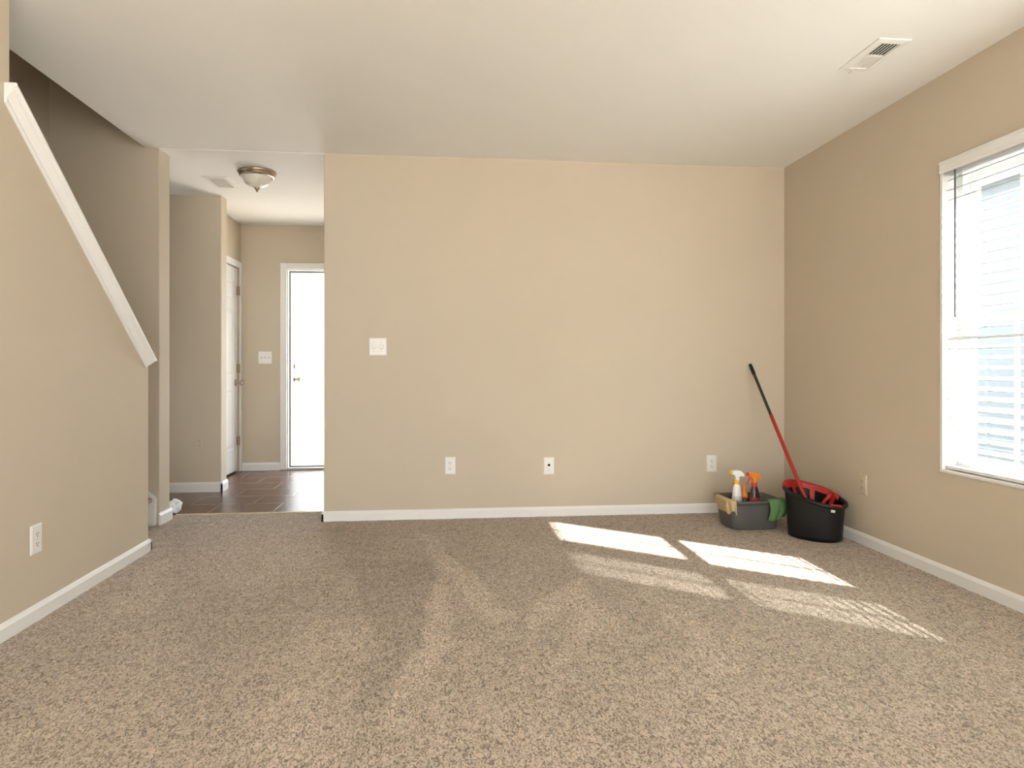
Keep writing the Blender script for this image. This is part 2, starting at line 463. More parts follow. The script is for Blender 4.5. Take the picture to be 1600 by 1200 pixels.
# ============================================================ stairs
bm = bmesh.new()
n0 = .03
box(bm, -2.515, -1.905, KE+.014, BY-.03, 0, .185)
bmn = [(-1.905, .185), (-1.885, .182), (-1.878, .168), (-1.885, .152), (-1.905, .15)]
prism(bm, bmn, 1, KE+.014, BY-.03)
root = empty('staircase', (0, 0, 0))
thing(root, 'carpeted bottom stair step behind the end of the sloping half wall', 'stairs')
link('bottom_step', bm, M_carpet2, root, bevel=.006)
for k in range(1, 10):
    y1 = KE-(k-1)*.225; z1 = .185+k*.192
    bm = bmesh.new(); box(bm, -2.515, -1.775, y1-.225, y1+.02, z1-.192-(.10 if k > 1 else 0), z1)
    link('step', bm, M_carpet2, root, bevel=.012)
bm = bmesh.new(); prism(bm, [(-2.5, .0), (-1.865, .0), (-1.862, .17), (-1.868, .185), (-1.93, .235), (-2.5, .60)], 1, BY-.028, BY-.001)
sk = link('skirt_board', bm, M_trim, root, bevel=.003); sk['label'] = 'white sloping skirt board'

# ============================================================ window_1 (right wall)
win = empty('window_1', (RX, WY1, WZ0)); struct(win)
def wl(name, bm, m, par=win, **k):
    o = link(name, bm, m, None, **k); o.parent = par; o.matrix_parent_inverse = Matrix.Translation((-RX, -WY1, -WZ0)); return o
bm = bmesh.new()   # white returns and sill
box(bm, RX-.004, RX+.10, WY1-.014, WY1+.001, WZ0, WZ1); box(bm, RX-.004, RX+.10, WY0-.001, WY0+.014, WZ0, WZ1)
box(bm, RX-.004, RX+.10, WY0, WY1, WZ1-.012, WZ1+.001)
wl('window_return', bm, M_trim)
bm = bmesh.new(); box(bm, RX-.006, RX+.10, WY0-.002, WY1+.002, WZ0-.001, WZ0+.014)
wl('window_sill', bm, M_trim, bevel=.003)
bm = bmesh.new()   # vinyl frame
FXa, FXb = RX+.075, RX+.15
MID0, MID1 = 2.22, 2.31
fr = .035
for (a, b_) in ((MID1, WY1), (WY0, MID0)):
    box(bm, FXa, FXb, b_-fr-.012, b_-.012, WZ0+.01, WZ1-.01); box(bm, FXa, FXb, a, a+fr, WZ0+.01, WZ1-.01)
    box(bm, FXa, FXb, a+fr, b_-fr-.012, WZ0+.01, WZ0+.01+fr); box(bm, FXa, FXb, a+fr, b_-fr-.012, WZ1-.01-fr, WZ1-.01)
box(bm, RX+.06, FXb+.01, MID0, MID1, WZ0+.005, WZ1-.005)
wl('window_frame', bm, M_vinyl)
def sash(y0, y1, z0, z1, xf):
    bm = bmesh.new(); t = .036
    box(bm, xf, xf+.026, y0, y0+t, z0, z1); box(bm, xf, xf+.026, y1-t, y1, z0, z1)
    box(bm, xf, xf+.026, y0+t, y1-t, z0, z0+t); box(bm, xf, xf+.026, y0+t, y1-t, z1-t, z1)
    mid = (y0+y1)/2                        # muntins between the panes
    box(bm, xf+.008, xf+.018, mid-.009, mid+.009, z0+t, z1-t)
    o = wl('window_sash', bm, M_vinyl)
    g = bmesh.new(); box(g, xf+.011, xf+.015, y0+t-.004, y1-t+.004, z0+t-.004, z1-t+.004)
    p = link('pane', g, M_glass); p.parent = o
    return o
for (a, b_) in ((MID1+fr, WY1-fr-.012), (WY0+fr, MID0-fr)):
    sash(a, b_, WZ0+.045, 1.265, FXa+.006); sash(a, b_, 1.232, WZ1-.045, FXa+.036)

# ============================================================ window blinds (things: they hang in the opening)
def make_blind(y0, y1, tilt, name, label, gap=0.0):
    xs_ = RX+.032
    root = empty(name, (xs_, (y0+y1)/2, WZ1))
    thing(root, label, 'blind')
    def part(nm, bm, m=M_slat, **k):
        o = link(nm, bm, m, None, **k); o.parent = root; return o
    hw = (y1-y0)/2
    bm = bmesh.new(); box(bm, -.030, .024, -hw, hw, -.052, -.014)
    part('headrail', bm)
    bm = bmesh.new()
    prism(bm, [(-.050, .010), (-.045, .013), (-.038, .013), (-.038, -.046), (-.046, -.046), (-.050, -.038), (-.047, -.030), (-.047, -.004), (-.052, .002)], 1, -hw-.012, hw+.012)
    v = part('valance', bm, M_trim)
    # slats
    zt = -.075-gap; zb = WZ0-WZ1+.045; ns = 29; pitch = (zt-zb)/(ns-.4)
    sm = None
    wd, th = .036, .0026
    for i in range(ns):
        z = zt-i*pitch
        if sm is None:
            bm = bmesh.new(); pts = []
            for k in range(7):
                u = -1+2*k/6; pts.append((u*wd/2, .0022*(1-u*u)+th/2))
            for k in range(6, -1, -1):
                u = -1+2*k/6; pts.append((u*wd/2, .0022*(1-u*u)-th/2))
            prism(bm, pts, 1, -hw+.004, hw-.004)
            o = part('slat', bm); sm = o
        else:
            o = sm.copy(); C.objects.link(o); o.parent = root
        o.location = (0, 0, z); o.rotation_euler = (0, tilt, 0)
    bm = bmesh.new(); box(bm, -.022, .022, -hw+.004, hw-.004, zb-.026, zb-.010)
    part('bottom_rail', bm, M_trim, bevel=.003)
    for yy in (-hw+.10, hw-.10):
        bm = bmesh.new()
        for xx in (-.0225, .0225): tube(bm, (xx, yy, -.05), (xx, yy, zb-.012), .0009, n=6)
        part('ladder_cord', bm)
    return root, part, hw
bl, part, hw = make_blind(MID1-.012, WY1-.02, math.radians(-24), 'window_blind', 'white horizontal slat blind hanging in the window on the right wall')
bm = bmesh.new(); tube(bm, (-.045, hw-.085, -.05), (-.045, hw-.085, -.745), .0042, n=8)
wd_ = part('tilt_wand', bm, mat('wand_grey', (.10, .10, .10), .3)); wd_['label'] = 'thin dark tilt wand'
make_blind(WY0+.015, MID0+.012, math.radians(-.5), 'window_blind', 'white nearly closed slat blind on the nearer half of the right window', .138)

# ============================================================ neighbouring house outside the window
bm = bmesh.new(); box(bm, 6.6, 6.8, -4, 9, -.4, 3.2); prism(bm, [(6.4, 3.2), (8, 3.2), (8, 3.9)], 1, -4, 9)
thing(link('neighbouring_house', bm, M_siding), 'pale grey-blue house wall seen through the blind slats', 'house')

# ============================================================ doors
def panel_door(bm, W_, Hh, T, rows, y0=0):
    """slab in local x (0..W), z (0..Hh), thickness along y (0..T) with recessed moulded panels on both faces"""
    st = W_*.14; mid = W_*.12
    pw = (W_-2*st-mid)/2
    xs = [0, st, st+pw, st+pw+mid, W_-st, W_]
    zs = [0]
    for a, b in rows: zs += [a*Hh, b*Hh]
    zs.append(Hh)
    for (ya, s) in ((0, 1), (T, -1)):
        for i in range(5):
            for j in range(len(zs)-1):
                pan = i in (1, 3) and j % 2 == 1
                x0, x1, z0, z1 = xs[i], xs[i+1], zs[j], zs[j+1]
                def q(m_, d, pm=None, pd_=None):
                    return [(x0+m_, ya+s*d, z0+m_), (x1-m_, ya+s*d, z0+m_), (x1-m_, ya+s*d, z1-m_), (x0+m_, ya+s*d, z1-m_)]
                if not pan:
                    bm.faces.new([bm.verts.new(p) for p in q(0, 0)])
                else:
                    lv = [q(0, 0), q(.012, .009), q(.022, .009), q(.045, .002)]
                    V = [[bm.verts.new(p) for p in l] for l in lv]
                    for k in range(3):
                        for e in range(4): bm.faces.new((V[k][e], V[k][(e+1) % 4], V[k+1][(e+1) % 4], V[k+1][e]))
                    bm.faces.new(V[3])
    for (a, b) in (((0, 0), (W_, 0)),):
        pass
    # edges
    def f4(*p): bm.faces.new([bm.verts.new(v) for v in p])
    f4((0, 0, 0), (0, T, 0), (0, T, Hh), (0, 0, Hh)); f4((W_, 0, 0), (W_, T, 0), (W_, T, Hh), (W_, 0, Hh))
    f4((0, 0, 0), (W_, 0, 0), (W_, T, 0), (0, T, 0)); f4((0, 0, Hh), (W_, 0, Hh), (W_, T, Hh), (0, T, Hh))
    bmesh.ops.remove_doubles(bm, verts=bm.verts, dist=.00005)
ROWS = [(.11, .40), (.48, .79), (.845, .935)]
# closet door in the left foyer wall
d1 = empty('door_1', (-2.03, DY0, 0)); struct(d1)
bm = bmesh.new(); panel_door(bm, DY1-DY0-.01, DZ-.022, .035, ROWS)
leaf = link('door_leaf', bm, M_door, d1); leaf.rotation_euler = (0, 0, math.radians(90)); leaf.location = (-.012+.0, .004, .014)
bm = bmesh.new()
cw = .062
def casing_x(bm, x, y0, y1, z1, t=.016):
    box(bm, x, x+t, y0-cw, y0, 0, z1+cw); box(bm, x, x+t, y1, y1+cw-.004, 0, z1+cw); box(bm, x, x+t, y0, y1, z1, z1+cw)
casing_x(bm, 0.0005, 0, DY1-DY0, DZ-.004)
cs_ = link('door_casing', bm, M_trim, d1, bevel=.004)
for zz in (1.77, 1.01, .30):
    bm = bmesh.new(); tube(bm, (.005, DY1-DY0-.004, zz-.045), (.005, DY1-DY0-.004, zz+.045), .0065, n=10)
    box(bm, -.011, -.009, DY1-DY0-.035, DY1-DY0-.006, zz-.044, zz+.044)
    link('hinge', bm, M_brass, d1)
bm = bmesh.new()
lathe(bm, [(.002, -.012), (.032, -.012), (.032, -.006), (.022, -.002), (.011, .004), (.010, .022), (.016, .030), (.026, .038), (.029, .050), (.024, .060), (.010, .065), (.002, .066)], 24, (0, DY1-DY0-.065, .87), 'X')
link('door_knob', bm, M_nickel, d1, smooth=True)
# front door: frame, casing, threshold and the open leaf
d2 = empty('door_2', (FX0, FY, 0)); struct(d2)
Wd = FX1-FX0
bm = bmesh.new()
box(bm, -.062, 0, -.017, 0, 0, FZ+.062); box(bm, Wd, Wd+.062, -.017, 0, 0, FZ+.062); box(bm, 0, Wd, -.017, 0, FZ, FZ+.062)
link('door_casing', bm, M_trim, d2, bevel=.004)
bm = bmesh.new()
box(bm, 0.0, .012, 0, .16, 0, FZ); box(bm, Wd-.012, Wd, 0, .16, 0, FZ); box(bm, .012, Wd-.012, 0, .16, FZ-.012, FZ)
link('door_jamb', bm, M_door, d2)
bm = bmesh.new()
box(bm, .012, .024, .050, .064, .02, FZ-.012); box(bm, .024, Wd-.012, .050, .064, FZ-.026, FZ-.012); box(bm, Wd-.024, Wd-.012, .05, .064, .02, FZ-.026)
ws = link('weatherstrip', bm, M_strip, d2); ws['label'] = 'dark weatherstrip'
bm = bmesh.new(); box(bm, 0, Wd, -.01, .16, -.004, .018)
th = link('threshold', bm, mat('threshold_metal', (.62, .60, .57), .4), d2, bevel=.004)
bm = bmesh.new(); box(bm, .012, Wd-.012, .05, .062, .018, .030); link('sill_gasket', bm, M_strip, d2)
for zz in (1.80, 1.02, .92, .25):
    bm = bmesh.new(); box(bm, .0125, .0160, .030, .048, zz-.04, zz+.04); link('strike_plate', bm, M_brass, d2)
bm = bmesh.new(); panel_door(bm, .93, 1.985, .04, ROWS)
lf = link('door_leaf', bm, M_door, d2)
lf.location = (.018, .165, .012); lf.rotation_euler = (0, 0, math.radians(83.3))
def knob_on(z, big=True):
    bm = bmesh.new()
    if big: lathe(bm, [(.002, 0), (.033, 0), (.033, -.006), (.012, -.012), (.011, -.03), (.026, -.042), (.030, -.055), (.022, -.066), (.002, -.068)], 24, (.050, 0, z), 'Y')
    else: lathe(bm, [(.002, 0), (.028, 0), (.028, -.014), (.020, -.018), (.002, -.018)], 24, (.050, 0, z), 'Y')
    o = link('door_knob' if big else 'deadbolt', bm, M_brass, lf, smooth=True); return o
knob_on(.885); knob_on(1.02, False)

# ============================================================ wall plates
def plate(w_, h_, t=.006):
    bm = bmesh.new(); a, b = w_/2, h_/2
    r = .006
    lv = [((a, b), 0), ((a, b), t*.5), ((a-r, b-r), t)]
    V = []
    for (p, q), d in lv: V.append([bm.verts.new(v) for v in ((-p, -d, -q), (p, -d, -q), (p, -d, q), (-p, -d, q))])
    for k in range(2):
        for e in range(4): bm.faces.new((V[k][e], V[k][(e+1) % 4], V[k+1][(e+1) % 4], V[k+1][e]))
    bm.faces.new(V[2]); bm.faces.new(V[0][::-1])
    return bm
def outlet(loc, rz, label, m=M_plate, group=None):
    o = empty('wall_outlet', loc, (0, 0, rz)); thing(o, label, 'outlet', group)
    link('cover_plate', plate(.072, .117), m, o)
    for zz in (.0195, -.0195):
        bm = bmesh.new(); n = 16; pts = []
        for i in range(n):
            a = 2*math.pi*i/n; pts.append((max(-.0168, min(.0168, .0175*math.cos(a)*1.1)), zz+max(-.013, min(.013, .0165*math.sin(a)))))
        prism(bm, pts, 1, -.0078, -.005)
        r = link('receptacle', bm, m, o)
        bm = bmesh.new()
        box(bm, -.0082, -.0055, -.0081, -.0070, zz-.002, zz+.0065); box(bm, .0055, .0078, -.0081, -.0070, zz-.001, zz+.0058)
        tube(bm, (0, -.0081, zz-.0078), (0, -.0070, zz-.0078), .0028, n=10)
        link('slots', bm, M_dark, r)
    bm = bmesh.new(); tube(bm, (0, -.0074, 0), (0, -.005, 0), .003, n=12); link('screw', bm, M_nickel, o)
    return o
outlet((.0225, BY, .356), 0, 'white duplex power outlet low on the back wall, left of the other wall plates')
outlet((1.854, BY, .344), 0, 'white duplex outlet low on the back wall, just above the cleaning caddy')
outlet((RX, 3.548, .346), math.radians(-90), 'beige painted outlet on the right wall behind the black bucket', M_plate2)
outlet((LX, 2.811, .328), math.radians(90), 'white duplex outlet on the left half wall above its baseboard')
outlet((-2.02, 5.59, .40), 0, 'faint beige outlet low on the narrow foyer wall beside the closet door', M_plate2)
# data plate
o = empty('wall_jack', (.697, BY, .345)); thing(o, 'white single wall plate with one black jack in the middle of the back wall', 'wall plate')
link('cover_plate', plate(.072, .117), M_plate, o)
bm = bmesh.new(); lathe(bm, [(.001, -.0125), (.0045, -.0125), (.0045, -.010), (.0085, -.010), (.0085, -.0055), (.001, -.0055)], 16, (0, 0, .006), 'Y'); link('jack', bm, M_dark, o)
for zz in (-.030,): 
    bm = bmesh.new(); tube(bm, (0, -.0074, zz), (0, -.005, zz), .0032, n=12); link('screw', bm, M_nickel, o)
# double dimmer switch
o = empty('light_switch', (-.4585, BY, 1.157)); thing(o, 'white double dimmer switch plate on the back wall at chest height', 'switch')
link('cover_plate', plate(.117, .117), M_plate, o)
for xx in (-.025, .025):
    bm = bmesh.new(); lathe(bm, [(.001, -.022), (.0115, -.022), (.0135, -.019), (.0145, -.0055), (.001, -.0055)], 24, (xx, 0, 0), 'Y'); link('dimmer_knob', bm, M_plate, o, smooth=False)
    for zz in (-.030, .030):
        bm = bmesh.new(); tube(bm, (xx, -.0072, zz), (xx, -.005, zz), .003, n=10); link('screw', bm, M_nickel, o)
# foyer switch
o = empty('light_switch', (-1.795, FY, 1.116)); thing(o, 'white multi-gang light switch plate on the foyer wall left of the front door', 'switch')
link('cover_plate', plate(.130, .122), M_plate, o)
for xx in (-.038, 0, .038):
    bm = bmesh.new(); prism(bm, [(-.004, -.010), (-.004, .010), (-.018, .012), (-.019, .006)], 0, xx-.005, xx+.005); link('toggle', bm, M_plate, o)

# ============================================================ ceiling registers
def register(loc, w_, l_, label, two=True, dark=M_dark):
    o = empty('ceiling_vent', loc); thing(o, label, 'vent')
    fw = .030
    bm = bmesh.new()
    a, b = w_/2, l_/2
    out = [(-a, -b), (a, -b), (a, b), (-a, b)]; inn = [(-a+fw, -b+fw), (a-fw, -b+fw), (a-fw, b-fw), (-a+fw, b-fw)]
    lv = [[(x, y, 0) for x, y in out], [(x*.99, y*.99, -.005) for x, y in out], [(x, y, -.009) for x, y in inn], [(x, y, 0) for x, y in inn]]
    V = [[bm.verts.new(p) for p in l] for l in lv]
    for k in range(4):
        for e in range(4): bm.faces.new((V[k][e], V[k][(e+1) % 4], V[(k+1) % 4][(e+1) % 4], V[(k+1) % 4][e]))
    fr_ = link('vent_frame', bm, M_trim, o)
    bm = bmesh.new(); box(bm, -a+fw, a-fw, -b+fw, b-fw, -.0018, -.0008); link('duct_shade_plate', bm, dark, o)  # plate whose colour stands in for the shade inside the duct
    if two:
        bm = bmesh.new(); box(bm, -a+fw, a-fw, -.007, .007, -.0095, -.002); link('divider', bm, M_trim, o)
        banks = [(-b+fw, -.007, 1), (.007, b-fw, -1)]
    else: banks = [(-b+fw, b-fw, -1)]
    base_ = {}
    for (y0, y1, s) in banks:
        n = 6 if two else 12
        for i in range(n):
            if two: x = -a+fw+(i+.5)*(w_-2*fw)/n
            if s not in base_:
                bm = bmesh.new()
                if two: 
                    if s == 1: box(bm, -.0024, .0024, y0, y1, -.0005, .0005)
                    else: box(bm, -.0058, .0058, y0, y1, -.0008, .0008)
                else: box(bm, -a+fw, a-fw, -.0055, .0055, -.0006, .0006)
                q = link('louver', bm, M_trim, o); base_[s] = q
            else: q = base_[s].copy(); C.objects.link(q); q.parent = o
            if two: q.location = (x, 0, -.0062 if s == 1 else -.005); q.rotation_euler = (0, math.radians(0 if s == 1 else 6), 0)
            else: q.location = (0, y0+(i+.5)*(y1-y0)/n, -.0055); q.rotation_euler = (math.radians(-32), 0, 0)
    return o
v = register((1.93, 2.788, H), .150, .297, 'white ceiling register with dark open louvers near the right wall')
bm = bmesh.new(); tube(bm, (-.01, .142, -.012), (-.01, .142, -.004), .003, n=8); box(bm, -.014, -.006, .150, .168, -.013, -.010); box(bm, -.0105, -.0095, .140, .155, -.0125, -.0105)
link('damper_lever', bm, M_trim, v)
register((-1.715, 5.185, H-.004), .185, .30, 'white square ceiling vent in the foyer beside the dome light', False, M_ventgrey)

# ============================================================ dome light
o = empty('ceiling_light', (-1.366, 4.885, H-.004)); thing(o, 'frosted glass dome ceiling light with nickel rim in the foyer', 'ceiling light')
bm = bmesh.new(); lathe(bm, [(.06, 0), (.128, 0), (.133, -.004), (.134, -.012), (.128, -.018), (.124, -.022), (.122, -.034), (.116, -.040), (.108, -.042), (.098, -.040), (.098, -.01), (.06, -.008)], 64, capb=False, capt=False)
link('rim', bm, M_nickel, o, smooth=True)
bm = bmesh.new()
pr = [(.100*math.cos(t)**.8 if t < math.pi/2-.001 else .002, -.036-.080*math.sin(t)) for t in [i*math.pi/2/14 for i in range(15)]]
lathe(bm, pr, 64, capb=True, capt=True); link('glass_dome', bm, M_dome, o, smooth=True)
bm = bmesh.new(); lathe(bm, [(.002, -.114), (.016, -.115), (.019, -.120), (.013, -.128), (.008, -.136), (.005, -.145), (.001, -.150)], 24); link('finial', bm, M_nickel, o, smooth=True)

# ============================================================ mop bucket
BC = Vector((2.195, 3.715, 0)); BROT = math.radians(-50)
def lean(p):   # the rim rises towards the spout at the far end
    return (p[0], p[1], p[2]*(1+.98*(-.45*p[0]+.89*p[1])))
def ell(a, b, z, n=64, sh=0):
    ca, sa = math.cos(BROT), math.sin(BROT); r = []
    for i in range(n):
        t = 2*math.pi*i/n; x = a*math.copysign(abs(math.cos(t))**.9, math.cos(t))+sh; y = b*math.copysign(abs(math.sin(t))**.9, math.sin(t))
        r.append(lean((x*ca-y*sa, x*sa+y*ca, z)))
    return r
bk = empty('mop_bucket', BC); thing(bk, 'black oval mop bucket with red wringer rim in the room corner', 'bucket')
bh = .265
A0, B0, A1, B1 = .149, .112, .168, .130
bm = bmesh.new()
def eab(z): t = z/bh; return A0+(A1-A0)*t, B0+(B1-B0)*t
rings = [ell(A0-.010, B0-.010, .0), ell(A0, B0, .006)]
for z in (.03, .10, .18, .235): rings.append(ell(*eab(z), z))
rings += [ell(A1-.001, B1-.001, .240), ell(A1+.010, B1+.010, .243), ell(A1+.013, B1+.013, .250), ell(A1+.011, B1+.011, .262), ell(A1+.003, B1+.003, .266), ell(A1-.006, B1-.006, .262)]
for z in (.24, .15, .03): a, b = eab(z); rings.append(ell(a-.005, b-.005, z))
rings.append(ell(A0-.02, B0-.02, .008))
loft(bm, rings); link('tub', bm, M_black, bk, smooth=True)
# red wringer: raised band over the left and back half of the rim, with a sloping basket wall and a prong
def ept(a, b, t, z):
    ca, sa = math.cos(BROT), math.sin(BROT); x = a*math.cos(t); y = b*math.sin(t)
    return lean((x*ca-y*sa, x*sa+y*ca, z))
bm = bmesh.new()
t0, t1 = math.radians(52), math.radians(212); n = 36
strip = []
for i in range(n+1):
    t = t0+(t1-t0)*i/n; e = min(i, n-i)/n
    up = .003+.009*min(1, e*6)
    strip.append([ept(A1+.014, B1+.014, t, .246), ept(A1+.016, B1+.016, t, .262), ept(A1+.012, B1+.012, t, .268+up*.6), ept(A1+.003, B1+.003, t, .268+up), ept(A1-.010, B1-.010, t, .264+up*.9), ept(A1-.014, B1-.014, t, .248), ept(A1-.009, B1-.009, t, .240)])
V = [[bm.verts.new(p) for p in r] for r in strip]
for i in range(n):
    for k in range(7): bm.faces.new((V[i][k], V[i][(k+1) % 7], V[i+1][(k+1) % 7], V[i+1][k]))
bm.faces.new(V[0][::-1]); bm.faces.new(V[-1])
wr = link('wringer_rim', bm, M_red, bk, smooth=True); wr['label'] = 'red plastic wringer rim'
bm = bmesh.new()   # basket wall with openings (ribs)
n = 40
for i in range(n):
    ta = t0+(t1-t0)*i/n; tb = t0+(t1-t0)*(i+1)/n
    solid = (i % 13) in (0, 1, 2)
    zs = [(.262, .250)] if not solid else [(.262, .20)]
    for (za, zb_) in zs:
        def rr(z, off): s = (.262-z)*.45; return A1-.016-s-off, B1-.016-s-off
        p = []
        for z, off in ((za, 0), (za, .004), (zb_, .004), (zb_, 0)):
            a, b = rr(z, off); p.append((ept(a, b, ta, z), ept(a, b, tb, z)))
        vs = [(bm.verts.new(x), bm.verts.new(y)) for x, y in p]
        for k in range(4): bm.faces.new((vs[k][0], vs[(k+1) % 4][0], vs[(k+1) % 4][1], vs[k][1]))
bmesh.ops.remove_doubles(bm, verts=bm.verts, dist=.0002)
wb = link('wringer_basket', bm, M_red, bk); wb['label'] = 'red slotted wringer basket'
bm = bmesh.new()   # cross bar / prong in the middle of the opening
p0 = Vector(ept(A1-.01, B1-.01, math.radians(66), .268)); p1 = Vector(ept(.03, .02, math.radians(40), .185))
tube(bm, p0, (p0+p1)/2+Vector((0, 0, .004)), .016, .012, 12); tube(bm, (p0+p1)/2+Vector((0, 0, .004)), p1, .012, .009, 12)
pg = link('wringer_prong', bm, M_red, bk, smooth=True)
bm = bmesh.new()   # latch tab on front rim
ta = math.radians(-38)
strip = []
for i in range(9):
    t = math.radians(-46+i*3.2)
    strip.append([ept(A1+.0135, B1+.0135, t, .247), ept(A1+.016, B1+.016, t, .252), ept(A1+.015, B1+.015, t, .265), ept(A1+.006, B1+.006, t, .270), ept(A1-.002, B1-.002, t, .268)])
V = [[bm.verts.new(p) for p in r] for r in strip]
for i in range(8):
    for k in range(4): bm.faces.new((V[i][k], V[i][k+1], V[i+1][k+1], V[i+1][k]))
lt = link('rim_latch', bm, M_red, bk, smooth=True); s_ = lt.modifiers.new('sol', 'SOLIDIFY'); s_.thickness = .003
bm = bmesh.new()
V = []
for i in range(4):
    t = math.radians(-44+i*3.0)
    a, b = eab(.228); a2, b2 = eab(.212)
    V.append([bm.verts.new(ept(a+.0085, b+.0085, t, .232)), bm.verts.new(ept(a2+.0085, b2+.0085, t, .214))])
for i in range(3): bm.faces.new((V[i][0], V[i+1][0], V[i+1][1], V[i][1]))
st_ = link('sticker', bm, mat('sticker_cream', (.75, .66, .45), .5), bk); s_ = st_.modifiers.new('sol', 'SOLIDIFY'); s_.thickness = .001
st_['label'] = 'small cream sticker'

# ============================================================ mop
top = Vector((2.122, 4.402, 1.043)); ent = Vector((2.145, 3.765, .272)); dr = (ent-top).normalized()
bot = top+dr*((top.z-.125)/-dr.z)
mp_ = empty('mop', bot); thing(mp_, 'mop with red and dark handle standing in the black bucket against the back wall', 'mop')
Ltot = (bot-top).length
def seg(nm, a, b, r0, r1, m, lab=None, sm=True):
    bm = bmesh.new(); tube(bm, top+dr*a-bot, top+dr*b-bot, r0, r1, 20)
    q = link(nm, bm, m, mp_, bevel=.0015)
    if lab: q['label'] = lab
    return q
Lv = (ent-top).length
g = bmesh.new()
q = dr.to_track_quat('Z', 'Y')
prf = [(.001, 0), (.007, .001), (.0115, .006), (.0125, .014), (.0125, .070*1.1), (.0115, .085*1.1)]
rings = [[tuple(top+q @ Vector((r*math.cos(a), r*math.sin(a), z))-bot) for a in [2*math.pi*i/20 for i in range(20)]] for r, z in prf]
loft(g, rings); x = link('handle_grip', g, M_black, mp_, smooth=True); x['label'] = 'black end grip'
seg('upper_handle', .085, Lv*.445, .0100, .0100, M_olive, 'dark olive upper handle')
seg('lower_handle', Lv*.44, Ltot-.03, .0120, .0120, M_redpole, 'red lower handle')
bm = bmesh.new(); tube(bm, top+dr*(Ltot-.05)-bot, top+dr*Ltot-bot, .016, .024, 16)
link('socket', bm, M_redpole, mp_)
bm = bmesh.new(); rs = random.Random(5)
for i in range(38):
    a = rs.uniform(0, 6.28); rad = rs.uniform(.01, .05)
    p = Vector((0, 0, 0)); dd = Vector((.045, .055, 0))
    e = Vector((math.cos(a)*rad, math.sin(a)*rad, -.085+rs.uniform(0, .02)))+dd
    m_ = (p+e)/2+Vector((math.cos(a)*.012, math.sin(a)*.012, .01))
    tube(bm, p, m_, .005, .006, 7); tube(bm, m_, e, .006, .005, 7)
link('mop_strings', bm, M_string, mp_, smooth=True)

# ============================================================ cleaning caddy (grey tub)
CC = Vector((1.930, 4.035, 0))
def sup(a, b, z, n=72, e=.34):
    r = []
    for i in range(n):
        t = 2*math.pi*i/n
        r.append((a*math.copysign(abs(math.cos(t))**e, math.cos(t)), b*math.copysign(abs(math.sin(t))**e, math.sin(t)), z))
    return r
ch = .185
ca0, cb0, ca1, cb1 = .150, .118, .174, .142
def cab(z): t = z/ch; return ca0+(ca1-ca0)*t, cb0+(cb1-cb0)*t
cd = empty('cleaning_tub', CC); thing(cd, 'grey plastic tub of cleaning supplies on the carpet beside the black bucket', 'tub')
bm = bmesh.new()
rings = [sup(ca0-.012, cb0-.012, 0), sup(ca0-.003, cb0-.003, .003), sup(ca0, cb0, .010)]
for z in (.05, .10, .15, .168): rings.append(sup(*cab(z), z))
rings += [sup(ca1+.008, cb1+.008, .170), sup(ca1+.011, cb1+.011, .176), sup(ca1+.009, cb1+.009, .184), sup(ca1+.002, cb1+.002, .187), sup(ca1-.005, cb1-.005, .183)]
for z in (.16, .08, .02): a, b = cab(z); rings.append(sup(a-.006, b-.006, z))
rings.append(sup(ca0-.02, cb0-.02, .008))
loft(bm, rings); link('tub_body', bm, M_grey, cd, smooth=True)

# cloths draped over the rim
def drape(name, t0, t1, depth, inner, m, label, seed, fold=.006, puff=0, ragged=.012, cat='cloth'):
    rs = random.Random(seed)
    nu, nv = 40, 34
    ph = [rs.uniform(0, 6.28) for _ in range(4)]
    bm = bmesh.new(); V = []
    for i in range(nu+1):
        u = i/nu; t = t0+(t1-t0)*u
        e = .34
        def P(off, z):
            a, b = ca1+off, cb1+off
            return Vector((a*math.copysign(abs(math.cos(t))**e, math.cos(t)), b*math.copysign(abs(math.sin(t))**e, math.sin(t)), z))
        col = []
        dep = depth*(1+.10*math.sin(u*5+ph[0]))+ragged*math.sin(u*10+ph[1])
        for j in range(nv+1):
            v = j/nv
            s = -inner+v*(inner+dep)     # signed path length over the rim
            if s < -.012: off = -.016; z = .188+(s+.012)
            elif s < .022: w_ = (s+.012)/.034; off = -.016+.036*w_; z = .188+.008*math.sin(math.pi*w_)
            else:
                dn = s-.022; k = dn/max(dep-.022, .01)
                wv = fold*(math.sin(u*16+ph[2]+k*1.2)+.5*math.sin(u*31+ph[3]))
                off = .020+wv*min(1, k*2.5)+puff*math.sin(math.pi*min(1, k*.9+.08))-(.020*k)*(1 if puff == 0 else .6); z = .188-dn
                off = max(off, -.012 - dn*.10+.012)
            col.append(bm.verts.new(P(off, z)))
        V.append(col)
    for i in range(nu):
        for j in range(nv): bm.faces.new((V[i][j], V[i+1][j], V[i+1][j+1], V[i][j+1]))
    o = link(name, bm, m, None, smooth=True); o.location = CC
    s = o.modifiers.new('sol', 'SOLIDIFY'); s.thickness = .003; s.offset = 0
    s2 = o.modifiers.new('sub', 'SUBSURF'); s2.levels = 1; s2.render_levels = 1
    thing(o, label, cat); return o
drape('cleaning_cloth', math.radians(176), math.radians(243), .105, .03, M_ycloth, 'pale yellow cloth draped over the left corner of the grey tub', 3, fold=.005, ragged=.010)
drape('cleaning_cloth', math.radians(-88.3), math.radians(-18), .130, .035, M_gcloth, 'green cloth draped over the right end of the grey tub', 8, fold=.006, puff=.016, ragged=.009)

